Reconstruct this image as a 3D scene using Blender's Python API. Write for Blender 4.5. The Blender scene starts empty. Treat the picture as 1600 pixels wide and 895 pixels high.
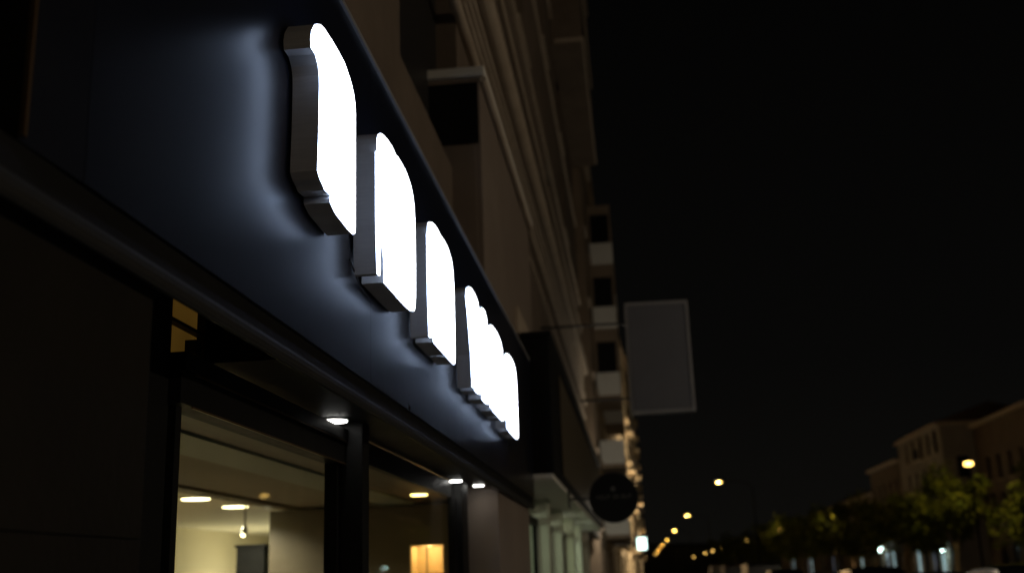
import bpy, bmesh, math, random
from mathutils import Vector, Matrix
random.seed(7)
S = bpy.context.scene
C = S.collection

# ------------------------------------------------------------------ camera
# axes: X away from the shop facade towards the road, Y down the street, Z up
F = 1683.3
def nrm(v): return Vector(v).normalized()
ax_s = nrm((200., 446., F)); ax_u = nrm((-230., -6250., F)); ax_r = ax_s.cross(ax_u)
cam_d = bpy.data.cameras.new('camera'); cam = bpy.data.objects.new('camera', cam_d); C.objects.link(cam)
right = Vector((ax_r[0], ax_s[0], ax_u[0])); down = Vector((ax_r[1], ax_s[1], ax_u[1])); fwd = Vector((ax_r[2], ax_s[2], ax_u[2]))
right.normalize(); back = -fwd.normalized(); up = back.cross(right)
cam.matrix_world = Matrix(((right[0], up[0], back[0], 0), (right[1], up[1], back[1], 0), (right[2], up[2], back[2], 1.6), (0, 0, 0, 1)))
cam_d.sensor_width = 36; cam_d.lens = 36*F/1600
cam_d.clip_start = .05; cam_d.clip_end = 3000
cam_d.dof.use_dof = True; cam_d.dof.focus_distance = 4.0; cam_d.dof.aperture_fstop = 1.75
S.camera = cam

# ------------------------------------------------------------------ night sky
W = bpy.data.worlds.new('World'); S.world = W; W.use_nodes = True
nt = W.node_tree; bg = nt.nodes['Background']
tc = nt.nodes.new('ShaderNodeTexCoord'); sx = nt.nodes.new('ShaderNodeSeparateXYZ'); rp = nt.nodes.new('ShaderNodeValToRGB')
nt.links.new(tc.outputs['Generated'], sx.inputs[0]); nt.links.new(sx.outputs['Z'], rp.inputs[0]); nt.links.new(rp.outputs[0], bg.inputs['Color'])
rp.color_ramp.elements[0].position = 0.0; rp.color_ramp.elements[0].color = (.0040, .0037, .0031, 1)
rp.color_ramp.elements[1].position = .6; rp.color_ramp.elements[1].color = (.0006, .0006, .0006, 1)
e = rp.color_ramp.elements.new(.18); e.color = (.0022, .0021, .0019, 1)
bg.inputs['Strength'].default_value = 1.0

S.view_settings.view_transform = 'Standard'; S.view_settings.look = 'None'; S.view_settings.gamma = 1; S.view_settings.exposure = 0
S.cycles.use_denoising = True; S.cycles.use_adaptive_sampling = False
try: S.cycles.denoiser = 'OPENIMAGEDENOISE'
except Exception: pass
S.cycles.sample_clamp_indirect = 4.0; S.cycles.sample_clamp_direct = 0
S.cycles.max_bounces = 7; S.cycles.transparent_max_bounces = 12

# ------------------------------------------------------------------ helpers
ORG = {}
def org(o): return ORG.get(o.name, Vector((0, 0, 0))) if o else Vector((0, 0, 0))
def tag(o, label=None, cat=None, group=None, kind=None):
    if label: o['label'] = label
    if cat: o['category'] = cat
    if group: o['group'] = group
    if kind: o['kind'] = kind
    return o
def thing(name, label, cat, loc=(0, 0, 0), group=None):
    o = bpy.data.objects.new(name, None); C.objects.link(o); o.location = loc; o.empty_display_size = .2
    ORG[o.name] = Vector(loc)
    return tag(o, label, cat, group)
class MB:
    def __init__(s): s.v = []; s.f = []
    def add(s, vs, fs):
        n = len(s.v); s.v += [tuple(p) for p in vs]; s.f += [tuple(i+n for i in f) for f in fs]; return s
    def box(s, x0, x1, y0, y1, z0, z1):
        return s.add([(x0,y0,z0),(x1,y0,z0),(x1,y1,z0),(x0,y1,z0),(x0,y0,z1),(x1,y0,z1),(x1,y1,z1),(x0,y1,z1)],
                     [(0,3,2,1),(4,5,6,7),(0,1,5,4),(1,2,6,5),(2,3,7,6),(3,0,4,7)])
    def quad(s, a, b, c, d): return s.add([a,b,c,d], [(0,1,2,3)])
    def tube(s, a, b, r0, r1=None, n=10, caps=True):
        a = Vector(a); b = Vector(b); r1 = r0 if r1 is None else r1
        d = (b-a).normalized(); t = Vector((0,0,1)) if abs(d.z) < .9 else Vector((1,0,0))
        u = d.cross(t).normalized(); w = d.cross(u)
        vs = []
        for k in range(n):
            q = 2*math.pi*k/n; e = u*math.cos(q)+w*math.sin(q); vs.append(a+e*r0)
        for k in range(n):
            q = 2*math.pi*k/n; e = u*math.cos(q)+w*math.sin(q); vs.append(b+e*r1)
        fs = [(k, (k+1)%n, n+(k+1)%n, n+k) for k in range(n)]
        if caps: fs += [tuple(range(n-1,-1,-1)), tuple(range(n,2*n))]
        return s.add(vs, fs)
    def path(s, pts, r, n=8):
        for a, b in zip(pts, pts[1:]): s.tube(a, b, r, r, n)
        return s
    def ell(s, c, rx, ry, rz, nu=12, nv=8):
        vs = []; fs = []
        for j in range(nv+1):
            t = math.pi*j/nv
            for i in range(nu):
                p = 2*math.pi*i/nu
                vs.append((c[0]+rx*math.sin(t)*math.cos(p), c[1]+ry*math.sin(t)*math.sin(p), c[2]+rz*math.cos(t)))
        for j in range(nv):
            for i in range(nu):
                fs.append((j*nu+i, (j+1)*nu+i, (j+1)*nu+(i+1)%nu, j*nu+(i+1)%nu))
        return s.add(vs, fs)
    def data(s, name, mat, off=Vector((0,0,0)), smooth=False, bevel=0):
        m = bpy.data.meshes.new(name)
        m.from_pydata([Vector(p)-off for p in s.v], [], s.f); m.validate(); m.update()
        if smooth or bevel:
            bm = bmesh.new(); bm.from_mesh(m); bmesh.ops.remove_doubles(bm, verts=bm.verts, dist=1e-5)
            if bevel: bmesh.ops.bevel(bm, geom=[q for q in bm.edges if len(q.link_faces)==2 and q.calc_face_angle(0) > .6], offset=bevel, segments=2, affect='EDGES', profile=.6)
            bmesh.ops.recalc_face_normals(bm, faces=bm.faces)
            bm.to_mesh(m); bm.free()
        if smooth:
            for p in m.polygons: p.use_smooth = True
        if mat: m.materials.append(mat)
        return m
    def build(s, name, mat, parent=None, smooth=False, bevel=0, at=None):
        o0 = Vector(at) if at is not None else org(parent)
        o = bpy.data.objects.new(name, s.data(name, mat, o0, smooth, bevel)); C.objects.link(o)
        if parent:
            o.parent = parent; o.location = o0-org(parent)
        else: o.location = o0
        ORG[o.name] = o0
        return o
def inst(src, at, parent=None):
    """another object on the same mesh data, placed with its origin at a world point"""
    o = src.copy(); C.objects.link(o); o.parent = parent
    o.location = Vector(at)-org(parent); ORG[o.name] = Vector(at)
    return o
def copy_tree(o, parent=None):
    c = o.copy(); C.objects.link(c); c.parent = parent
    for ch in list(o.children): copy_tree(ch, c)
    return c

# ------------------------------------------------------------------ materials
def mat(name, c, rough=.6, metal=0, c2=None, scale=6, bump=0, bscale=40, coat=0, stretch=None, spec=.5):
    m = bpy.data.materials.new(name); m.use_nodes = True; t = m.node_tree; b = t.nodes['Principled BSDF']
    b.inputs['Base Color'].default_value = (*c, 1); b.inputs['Roughness'].default_value = rough; b.inputs['Metallic'].default_value = metal
    b.inputs['Specular IOR Level'].default_value = spec
    if coat: b.inputs['Coat Weight'].default_value = coat; b.inputs['Coat Roughness'].default_value = .08
    co = t.nodes.new('ShaderNodeTexCoord'); src = co.outputs['Object']
    if stretch:
        mp = t.nodes.new('ShaderNodeMapping'); mp.inputs['Scale'].default_value = stretch; t.links.new(src, mp.inputs[0]); src = mp.outputs[0]
    if c2:
        n = t.nodes.new('ShaderNodeTexNoise'); n.inputs['Scale'].default_value = scale; n.inputs['Detail'].default_value = 6; n.inputs['Roughness'].default_value = .65
        t.links.new(src, n.inputs['Vector'])
        r = t.nodes.new('ShaderNodeValToRGB'); r.color_ramp.elements[0].position = .35; r.color_ramp.elements[1].position = .68
        r.color_ramp.elements[0].color = (*c, 1); r.color_ramp.elements[1].color = (*c2, 1)
        t.links.new(n.outputs['Fac'], r.inputs[0]); t.links.new(r.outputs[0], b.inputs['Base Color'])
        mr = t.nodes.new('ShaderNodeMapRange'); mr.inputs['To Min'].default_value = max(.02, rough-.08); mr.inputs['To Max'].default_value = min(1, rough+.1)
        t.links.new(n.outputs['Fac'], mr.inputs['Value']); t.links.new(mr.outputs[0], b.inputs['Roughness'])
    if bump:
        n2 = t.nodes.new('ShaderNodeTexNoise'); n2.inputs['Scale'].default_value = bscale; n2.inputs['Detail'].default_value = 4
        t.links.new(src, n2.inputs['Vector'])
        bp = t.nodes.new('ShaderNodeBump'); bp.inputs['Strength'].default_value = bump; bp.inputs['Distance'].default_value = .02
        t.links.new(n2.outputs['Fac'], bp.inputs['Height']); t.links.new(bp.outputs[0], b.inputs['Normal'])
    return m
def emit(name, c, st, c2=None, scale=3):
    m = bpy.data.materials.new(name); m.use_nodes = True; t = m.node_tree; b = t.nodes['Principled BSDF']
    b.inputs['Base Color'].default_value = (*[min(.8, x) for x in c], 1); b.inputs['Roughness'].default_value = .5
    b.inputs['Emission Color'].default_value = (*c, 1); b.inputs['Emission Strength'].default_value = st
    if c2:
        co = t.nodes.new('ShaderNodeTexCoord'); n = t.nodes.new('ShaderNodeTexNoise'); n.inputs['Scale'].default_value = scale; n.inputs['Detail'].default_value = 3
        t.links.new(co.outputs['Object'], n.inputs['Vector'])
        r = t.nodes.new('ShaderNodeValToRGB'); r.color_ramp.elements[0].position = .4; r.color_ramp.elements[1].position = .62
        r.color_ramp.elements[0].color = (*c, 1); r.color_ramp.elements[1].color = (*c2, 1)
        t.links.new(n.outputs['Fac'], r.inputs[0]); t.links.new(r.outputs[0], b.inputs['Emission Color'])
    return m
def glass(name, tint=(.93, .97, .94), rough=.02):
    m = bpy.data.materials.new(name); m.use_nodes = True; t = m.node_tree; t.nodes.remove(t.nodes['Principled BSDF'])
    out = t.nodes['Material Output']
    tr = t.nodes.new('ShaderNodeBsdfTransparent'); tr.inputs['Color'].default_value = (*tint, 1)
    gl = t.nodes.new('ShaderNodeBsdfGlossy'); gl.inputs['Roughness'].default_value = rough
    fr = t.nodes.new('ShaderNodeFresnel'); fr.inputs['IOR'].default_value = 1.5
    ge = t.nodes.new('ShaderNodeNewGeometry'); mr = t.nodes.new('ShaderNodeMapRange')   # same air-glass index on both sides of the sheet
    mr.inputs['To Min'].default_value = 1.5; mr.inputs['To Max'].default_value = 1/1.5
    t.links.new(ge.outputs['Backfacing'], mr.inputs['Value']); t.links.new(mr.outputs[0], fr.inputs['IOR'])
    mx = t.nodes.new('ShaderNodeMixShader'); ml = t.nodes.new('ShaderNodeMath'); ml.operation = 'MULTIPLY'; ml.inputs[1].default_value = .22   # coated display glass
    t.links.new(fr.outputs[0], ml.inputs[0]); t.links.new(ml.outputs[0], mx.inputs[0]); t.links.new(tr.outputs[0], mx.inputs[1]); t.links.new(gl.outputs[0], mx.inputs[2])
    t.links.new(mx.outputs[0], out.inputs[0]); return m

M = {}
M['navy'] = mat('navy_composite_panel', (.006, .008, .015), .29, 0, (.008, .010, .019), 1.2, spec=.36)
M['bronze'] = mat('bronze_edge_trim', (.16, .10, .045), .35, .8)
M['soffit'] = mat('dark_grey_soffit', (.028, .028, .028), .55, 0, (.036, .036, .035), 2, .05, 30, spec=.12)
M['soffit_black'] = mat('black_soffit', (.007, .007, .007), .5, 0, (.010, .010, .0095), 4, spec=.15)
M['black_metal'] = mat('black_powder_coat', (.007, .007, .007), .5, 0, (.010, .010, .0095), 12, .02, 120, spec=.12)
M['pier'] = mat('brown_grey_pier_cladding', (.013, .011, .008), .7, 0, (.020, .017, .012), 1.8, .15, 25, spec=.12)
M['letter_metal'] = mat('brushed_grey_returns', (.47, .46, .46), .45, .2, (.54, .53, .52), 9, .02, 60, stretch=(1, 1, 12))
M['letter_face'] = emit('white_lit_acrylic', (.90, .93, 1.0), 10)
M['letter_edge'] = emit('glowing_acrylic_edge', (.54, .69, 1.0), 14)
M['cable'] = mat('black_cable', (.01, .01, .01), .5)
M['stone'] = mat('warm_render_facade', (.130, .098, .072), .85, 0, (.19, .146, .110), .9, .3, 14)
M['stone2'] = mat('pale_moulding_stone', (.42, .34, .26), .8, 0, (.50, .42, .33), 2.5, .25, 20)
M['bay'] = mat('grey_brown_bay_panels', (.21, .165, .135), .7, 0, (.26, .21, .17), 1.1, .1, 12)
M['dark_pane'] = mat('dark_window_pane', (.012, .013, .014), .12)
M['wood'] = mat('dark_stained_shutter', (.06, .040, .025), .6, 0, (.085, .058, .036), 5, .1, 40)
M['iron'] = mat('wrought_iron', (.015, .014, .013), .5)
M['white_paint'] = mat('off_white_balcony_panel', (.74, .72, .66), .7, 0, (.80, .78, .72), 2, .1, 20)
M['facade2'] = mat('ochre_brown_facade', (.24, .18, .125), .85, 0, (.30, .23, .165), .7, .2, 10)
M['facade3'] = mat('cream_facade', (.50, .41, .28), .85, 0, (.60, .51, .36), .5, .2, 8)
M['facade5'] = mat('dark_brown_brick_render', (.13, .095, .070), .9, 0, (.17, .125, .09), .8, .2, 10)
M['facade4'] = mat('pale_grey_facade', (.27, .24, .21), .85, 0, (.33, .295, .255), .5, .2, 8)
M['tile'] = mat('clay_roof', (.07, .045, .035), .9, 0, (.10, .065, .05), 2, .3, 6)
M['asphalt'] = mat('asphalt', (.045, .045, .047), .8, 0, (.06, .06, .06), 3, .3, 60)
M['paving'] = mat('pavement_concrete', (.22, .21, .19), .8, 0, (.28, .27, .25), 2, .2, 30)
M['kerb'] = mat('kerb_stone', (.30, .29, .27), .8, 0, (.36, .35, .33), 4, .2, 30)
M['line'] = mat('road_paint', (.75, .75, .72), .6, 0, (.6, .6, .57), 8)
M['ground'] = mat('city_ground', (.07, .07, .065), .9, 0, (.10, .10, .09), .05)
M['glass'] = glass('shop_glass')
M['in_wall'] = mat('cream_interior_wall', (.62, .55, .38), .8, 0, (.66, .59, .41), 1.2, .05, 30)
M['in_ceil'] = mat('cream_interior_ceiling', (.70, .64, .48), .8, 0, (.74, .68, .51), 1.2, .03, 30)
M['in_grey'] = mat('grey_green_bulkhead', (.15, .17, .14), .5, 0, (.18, .20, .165), 2)
M['in_beige'] = mat('beige_bulkhead', (.17, .145, .105), .7, 0, (.20, .17, .125), 2)
M['in_dark'] = mat('dark_brown_partition', (.075, .058, .036), .5, 0, (.10, .08, .05), 2, .1, 12)
M['floor'] = mat('shop_floor', (.25, .20, .14), .4, 0, (.30, .25, .18), 3)
M['down_white'] = emit('white_downlight', (1, .98, .92), 12)
M['down_warm'] = emit('warm_downlight', (1, .80, .42), 10)
M['bulb_yellow'] = emit('yellow_downlight', (1, .72, .22), 12)
M['chrome'] = mat('satin_steel', (.45, .45, .44), .3, 1)
M['transom_reflection'] = emit('amber_transom_reflection', (.42, .22, .035), .085, (.62, .33, .05), 2.5)
M['niche'] = mat('amber_cabinet_back', (.72, .58, .36), .6, 0, (.60, .46, .26), 9)
M['sign_grey'] = mat('dark_grey_sign_panel', (.135, .14, .165), .5, 0, (.155, .16, .185), 1.5, .02, 10)
M['sign_frame'] = mat('aluminium_frame', (.30, .30, .31), .5, .3, (.36, .36, .37), 5)
M['round_black'] = mat('matt_black_disc', (.006, .006, .006), .7, 0, (.008, .008, .008), 5, spec=.15)
M['faint_paint'] = mat('faint_grey_lettering', (.075, .072, .065), .6)
M['lamp_led'] = emit('warm_street_light', (1, .54, .11), 9)
M['lantern_led'] = emit('lantern_light', (1, .58, .13), 8)
M['pole'] = mat('dark_green_pole', (.006, .0065, .006), .8, 0, (.008, .0085, .008), 6, spec=.05)
M['cross_box'] = emit('cyan_white_light_box', (.72, 1.0, .92), 3.2)
M['cyan_shop'] = emit('cyan_lit_shop_window', (.42, .72, .78), .55, (.75, .92, .95), 1.2)
M['blue_shop'] = emit('blue_grey_lit_window', (.26, .32, .42), .22, (.36, .42, .52), 1.2)
M['globe'] = emit('cool_white_globe', (.72, 1, .90), 14)
M['amber_dot'] = emit('amber_window_light', (.5, .26, .09), .25, (.8, .45, .18), 1.0)
M['shop2_wall'] = mat('pale_green_shop_wall', (.55, .58, .46), .7, 0, (.60, .63, .50), 1.5)
M['awning'] = mat('brown_canvas_awning', (.10, .065, .045), .85, 0, (.13, .085, .06), 4)
M['bark'] = mat('tree_bark', (.13, .10, .07), .9, 0, (.20, .16, .11), 8, .5, 20, stretch=(1, 1, .3))
M['leaf'] = mat('plane_tree_leaf', (.050, .075, .008), .75, 0, (.12, .125, .012), 1.6, spec=.12)
M['tyre'] = mat('tyre_rubber', (.012, .012, .012), .8)
M['taillight'] = mat('red_lens', (.25, .01, .01), .2)
M['headlight'] = mat('clear_lens', (.5, .5, .5), .1, .3)
M['car_black'] = mat('black_car_paint', (.012, .012, .013), .28, .1, coat=1)
M['car_grey'] = mat('grey_car_paint', (.018, .017, .016), .35, .1, coat=.5)
M['car_red'] = mat('dark_red_car_paint', (.10, .012, .010), .3, .2, coat=1)
M['van_white'] = mat('grey_van_paint', (.05, .05, .05), .35, 0, coat=.6)

def light(name, kind, loc, power, col, size=.15, spot=None, aim=None, parent=None):
    d = bpy.data.lights.new(name, kind); d.energy = power; d.color = col
    if kind in ('POINT', 'SPOT'): d.shadow_soft_size = size
    if kind == 'SPOT': d.spot_size = spot or 2.4; d.spot_blend = .8
    if kind == 'AREA': d.size = size
    o = bpy.data.objects.new(name, d); C.objects.link(o)
    o.location = Vector(loc)-org(parent)
    if parent: o.parent = parent
    if aim: o.rotation_euler = (Vector(aim)-Vector(loc)).to_track_quat('-Z', 'Y').to_euler()
    return o

# ------------------------------------------------------------------ ground, road, pavement
tag(MB().quad((-900,-300,-.16),(900,-300,-.16),(900,2200,-.16),(-900,2200,-.16)).build('ground', M['ground']), kind='structure')
KX = 5.45
def slabs(name, x0, x1, m):
    b = MB(); b.box(x0, x1, -60, 600, -.14, 0); return tag(b.build(name, m), kind='structure')
slabs('pavement', -1.9, KX-.15, M['paving'])
tag(MB().box(KX-.15, KX, -60, 600, -.14, .004).build('kerb', M['kerb']), kind='structure')
tag(MB().box(KX, 17.0, -60, 600, -.15, -.12).build('road', M['asphalt']), kind='structure')
tag(MB().box(17.0, 17.15, -60, 600, -.14, .004).build('kerb', M['kerb']), kind='structure')
slabs('pavement', 17.15, 31.6, M['paving'])
tag(MB().box(7.6, 8.1, -60, 600, -.14, .02).build('median', M['kerb']), kind='structure')
lm = MB()
for k in range(60): lm.box(11.1, 11.25, -40+k*6, -37+k*6, -.12, -.116)
for x in (8.3, 14.9): lm.box(x, x+.1, -60, 400, -.12, -.116)
tag(lm.build('road_marking', M['line']), kind='structure')

# ------------------------------------------------------------------ facade helper
def facade(mb, X, dirn, Y0, Y1, Z0, Z1, ops, t=.18):
    ys = sorted({Y0, Y1, *[o[0] for o in ops], *[o[1] for o in ops]}); zs = sorted({Z0, Z1, *[o[2] for o in ops], *[o[3] for o in ops]})
    for a, b in zip(ys, ys[1:]):
        for c, d in zip(zs, zs[1:]):
            my, mz = (a+b)/2, (c+d)/2
            if any(o[0] < my < o[1] and o[2] < mz < o[3] for o in ops): continue
            mb.quad((X,a,c),(X,b,c),(X,b,d),(X,a,d))
    q = X-dirn*t
    for a, b, c, d in ops:
        mb.quad((X,a,c),(X,b,c),(q,b,c),(q,a,c)); mb.quad((X,a,d),(X,b,d),(q,b,d),(q,a,d))
        mb.quad((X,a,c),(X,a,d),(q,a,d),(q,a,c)); mb.quad((X,b,c),(X,b,d),(q,b,d),(q,b,c))
WIN = {}
def window(parent, X, dirn, y0, y1, z0, z1, t=.18, pane=None, shut=0, sill=True, frame_m=None):
    """window part: frame mesh with pane, sill and (shut) folding shutters as sub-parts"""
    pane = pane or M['dark_pane']; frame_m = frame_m or M['wood']
    w, h = round(y1-y0, 3), round(z1-z0, 3); key = (dirn, w, h, t, pane.name, shut, frame_m.name)
    at = (X, y0, z0)
    if key not in WIN:
        a = min(.08, w*.07); xa, xb = sorted((-dirn*t, -dirn*(t-.06)))
        fm = MB().box(xa, xb, 0, a, 0, h).box(xa, xb, w-a, w, 0, h).box(xa, xb, a, w-a, 0, a).box(xa, xb, a, w-a, h-a, h).box(xa, xb, w/2-a/2, w/2+a/2, a, h-a)
        px = -dirn*(t-.012)
        pm = MB().quad((px, a, a), (px, w-a, a), (px, w-a, h-a), (px, a, h-a))
        xs = sorted((-dirn*.02, dirn*.09))
        sm = MB().box(xs[0], xs[1], -.08, w+.08, -.09, 0.004)
        hm = None
        if shut:
            hm = MB(); x0, x1 = sorted((-dirn*(t-.10), -dirn*(t-.07)))
            n = 14
            for k in range(n): hm.box(x0, x1, a, w*shut, a+(h-2*a)*k/n, a+(h-2*a)*(k+.8)/n)
        WIN[key] = (fm.data('window', frame_m), pm.data('pane', pane), sm.data('sill', M['stone2']), hm.data('shutter', M['wood']) if hm else None)
    d = WIN[key]
    def put(name, data, par):
        o = bpy.data.objects.new(name, data); C.objects.link(o); o.parent = par
        o.location = (Vector(at)-org(parent)) if par is parent else (0, 0, 0); ORG[o.name] = Vector(at); return o
    f = put('window', d[0], parent); put('pane', d[1], f)
    if sill: put('sill', d[2], f)
    if d[3]: put('shutter', d[3], f)
    return f

# ------------------------------------------------------------------ the shop with the lit sign
shop = thing('shopfront', 'dark shopfront under the navy sign band, with two tall lit display windows', 'shop', (-1.5, 7, 0))
FX = -1.15
seams = [1.86, 2.09, 4.70, 7.30, 9.90, 12.52]
for a, b in zip(seams, seams[1:]):
    q = .009 if a < 2 else 0
    if q: MB().add([(-1.215,a,2.462),(FX-q,a,2.462),(FX,b-.0012,2.462),(-1.215,b-.0012,2.462),(-1.215,a,4.06),(FX-q,a,4.06),(FX,b-.0012,4.06),(-1.215,b-.0012,4.06)], [(0,3,2,1),(4,5,6,7),(0,1,5,4),(1,2,6,5),(2,3,7,6),(3,0,4,7)]).build('fascia_panel', M['navy'], shop); continue
    MB().box(-1.215, FX, a+.0012, b-.0012, 2.462, 4.06).build('fascia_panel', M['navy'], shop)
MB().box(-1.23, -1.158, 1.846, 1.858, 2.462, 4.06).build('end_cap', M['black_metal'], shop)
MB().box(-1.157, FX+.004, 1.846, 1.858, 2.47, 4.06).build('edge_trim', M['bronze'], shop)
MB().box(-1.9, FX+.012, 1.86, 12.53, 4.062, 4.085).build('cap_flashing', M['sign_frame'], shop)
MB().box(-1.215, FX-.012, -3, 12.52, 2.392, 2.460).build('shadow_channel', M['soffit_black'], shop)
lp = MB(); prof = [(-1.160, 2.391), (-1.155, 2.378), (-1.154, 2.362), (-1.157, 2.348), (-1.164, 2.339), (-1.174, 2.337), (-1.186, 2.345), (-1.206, 2.391)]
n = len(prof); lp.add([(x, -3, z) for x, z in prof]+[(x, 12.52, z) for x, z in prof], [(k, (k+1)%n, n+(k+1)%n, n+k) for k in range(n)]+[tuple(range(n)), tuple(range(2*n-1, n-1, -1))])
lp.build('soffit_lip', M['soffit'], shop)
MB().box(-1.9, -1.222, -3, 1.84, 2.462, 4.06).build('side_wall', M['soffit_black'], shop)
MB().box(-1.52, -1.243, 3.74, 12.52, 2.395, 2.60).build('soffit', M['soffit_black'], shop)
MB().box(-1.50, -1.243, 3.0, 3.738, 2.62, 2.66).build('soffit', M['soffit_black'], shop)
MB().box(-1.56, -1.226, -3, 2.598, 0, 2.455).build('pier', M['soffit_black'], shop)
for y0, y1 in ((-3, -1.2), (-1.197, .6), (.603, 2.602)):
    for z0, z1 in ((0, .62), (.623, 1.72), (1.723, 2.455)): MB().box(-1.2255, -1.216, y0, y1, z0, z1).build('cladding_panel', M['pier'], shop, bevel=.0015)
MB().box(-1.56, -1.216, 9.70, 12.50, 0, 2.393).build('pier', M['bay'], shop, bevel=.004)
MB().box(-1.56, -1.50, 2.604, 3.36, 0, 2.70).build('post', M['black_metal'], shop)
MB().box(-1.56, -1.37, 5.42, 5.56, 0, 2.394).build('mullion', M['black_metal'], shop, bevel=.004)
MB().box(-1.56, -1.44, 9.06, 9.36, 0, 2.394).build('mullion', M['black_metal'], shop, bevel=.004)
MB().box(-1.56, -1.46, 3.362, 5.418, 2.19, 2.30).build('window_head', M['black_metal'], shop)
MB().box(-1.56, -1.52, 5.562, 9.058, 2.255, 2.384).build('window_head', M['black_metal'], shop)
MB().box(-1.56, -1.445, 3.362, 5.418, 2.302, 2.36).build('transom_bar', M['black_metal'], shop)
MB().box(-1.452, -1.446, 3.45, 5.41, 2.294, 2.300).build('head_bead', M['bronze'], shop)
MB().box(-1.458, -1.452, 3.45, 5.41, 2.182, 2.189).build('head_bead', M['bronze'], shop)
# transom pane at the left end, amber street reflection painted as emission
tp = MB().box(-1.54, -1.53, 3.362, 3.64, 2.362, 2.66).build('transom_pane', M['transom_reflection'], shop)
MB().box(-1.53, -1.50, 3.362, 3.64, 2.470, 2.482).build('glazing_bar', M['black_metal'], tp)
MB().box(-1.53, -1.49, 3.54, 3.59, 2.39, 2.44).build('window_catch', M['black_metal'], tp)
MB().box(-1.56, -1.50, 3.642, 3.738, 2.362, 2.66).build('post', M['black_metal'], shop)
def shop_pane(y0, y1, z1):
    f = MB().box(-1.555, -1.49, y0, y0+.045, .45, z1).box(-1.555, -1.49, y1-.045, y1, .45, z1).box(-1.555, -1.49, y0+.045, y1-.045, .45, .50).build('window', M['black_metal'], shop)
    MB().box(-1.530, -1.522, y0+.03, y1-.03, .48, z1+.01).build('glass', M['glass'], f)
    MB().box(-1.56, -1.44, y0, y1, .0, .448).build('stall_riser', M['black_metal'], f)
shop_pane(3.40, 5.418, 2.188); shop_pane(5.562, 9.058, 2.253)
df = MB().box(-1.555, -1.49, 9.362, 9.41, 0, 2.25).box(-1.555, -1.49, 9.64, 9.69, 0, 2.25).box(-1.555, -1.49, 9.362, 9.69, 2.25, 2.394).build('door', M['black_metal'], shop)
MB().box(-1.530, -1.522, 9.41, 9.64, .02, 2.25).build('glass', M['glass'], df)
# room behind the glass
def st(name, mb, m): return tag(mb.build(name, m), kind='structure')
st('shop_floor', MB().box(-6.6, -1.57, 2.4, 20.1, .0, .03), M['floor'])
st('back_wall', MB().box(-6.6, -6.45, 2.4, 20.1, .03, 2.449), M['in_wall'])
st('end_wall', MB().box(-6.44, -1.57, 20.0, 20.1, .03, 2.449), M['in_wall'])
st('near_wall', MB().box(-6.44, -1.57, 2.4, 2.5, .03, 2.449), M['in_wall'])
st('ceiling', MB().box(-6.6, -3.75, 2.4, 20.1, 2.45, 2.5), M['in_ceil'])
st('ceiling_beam', MB().box(-3.93, -3.75, 2.5, 20, 2.41, 2.4495), M['in_dark'])
st('ceiling_beam', MB().box(-3.748, -2.85, 2.4, 20.1, 2.44, 2.5), M['in_beige'])
st('ceiling_beam', MB().box(-2.848, -2.45, 2.4, 20.1, 2.425, 2.5), M['in_grey'])
st('ceiling_beam', MB().box(-2.448, -1.57, 2.4, 20.1, 2.445, 2.5), M['in_dark'])
st('partition_wall', MB().box(-4.10, -2.50, 12.0, 12.1, .03, 2.41).box(-2.50, -2.12, 12.0, 12.1, 1.98, 2.41).box(-2.50, -2.12, 12.0, 12.1, .03, 1.66).box(-2.12, -1.57, 12.0, 12.1, .03, 2.41), M['in_dark'])
cab = thing('display_cabinet', 'amber lit display cabinet set in the brown wall behind the second shop window', 'cabinet', (-2.31, 12.2, 1.66))
MB().box(-2.499, -2.121, 12.36, 12.38, 1.662, 1.978).build('back_panel', M['niche'], cab)
for x in (-2.499, -2.135): MB().box(x, x+.014, 12.0, 12.36, 1.662, 1.978).build('side_panel', M['niche'], cab)
for z in (1.662, 1.966): MB().box(-2.485, -2.135, 12.0, 12.36, z, z+.012).build('shelf', M['niche'], cab)
MB().box(-2.318, -2.306, 12.0, 12.02, 1.674, 1.966).build('divider', M['in_dark'], cab)
light('cabinet_lamp', 'POINT', (-2.31, 12.14, 1.93), 4, (1, .66, .28), .02, parent=cab)
def downlight(x, y, z, r, m, label, group, power, col, lname):
    t = thing('downlight', label, 'ceiling light', (x, y, z), group)
    MB().tube((x, y, z-.001), (x, y, z-.008), r*1.16, r*1.16, 24).build('trim_ring', M['chrome'], t, smooth=False)
    MB().tube((x, y, z-.0085), (x, y, z-.013), r, r, 24).build('lens', m, t)
    light(lname, 'SPOT', (x, y, z-.03), power, col, .04, 2.6, (x, y, 0), t)
downlight(-1.47, 5.26, 2.394, .06, M['down_white'], 'round white downlight in the black soffit above the pillar between the two windows', 'downlights under the sign band', 2.5, (1, .96, .9), 'soffit_spot')
downlight(-1.47, 8.95, 2.394, .05, M['down_white'], 'small white downlight in the soffit over the far end of the second window', 'downlights under the sign band', 1.2, (1, .96, .9), 'soffit_spot')
downlight(-1.36, 9.50, 2.394, .045, M['down_white'], 'farthest white downlight of the soffit, above the shop door', 'downlights under the sign band', .3, (1, .96, .9), 'soffit_spot')
downlight(-4.25, 10.25, 2.449, .135, M['down_warm'], 'left of two bright round ceiling lights seen through the first window', 'ceiling lights inside the shop', 165, (1, .88, .66), 'room_spot')
downlight(-4.32, 11.5, 2.449, .135, M['down_warm'], 'right of two bright round ceiling lights seen through the first window, beside a hanging spotlight', 'ceiling lights inside the shop', 165, (1, .88, .66), 'room_spot')
downlight(-2.17, 10.9, 2.444, .085, M['bulb_yellow'], 'yellow round ceiling light seen through the second window', 'ceiling lights inside the shop', 9, (1, .7, .3), 'room_spot')
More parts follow.
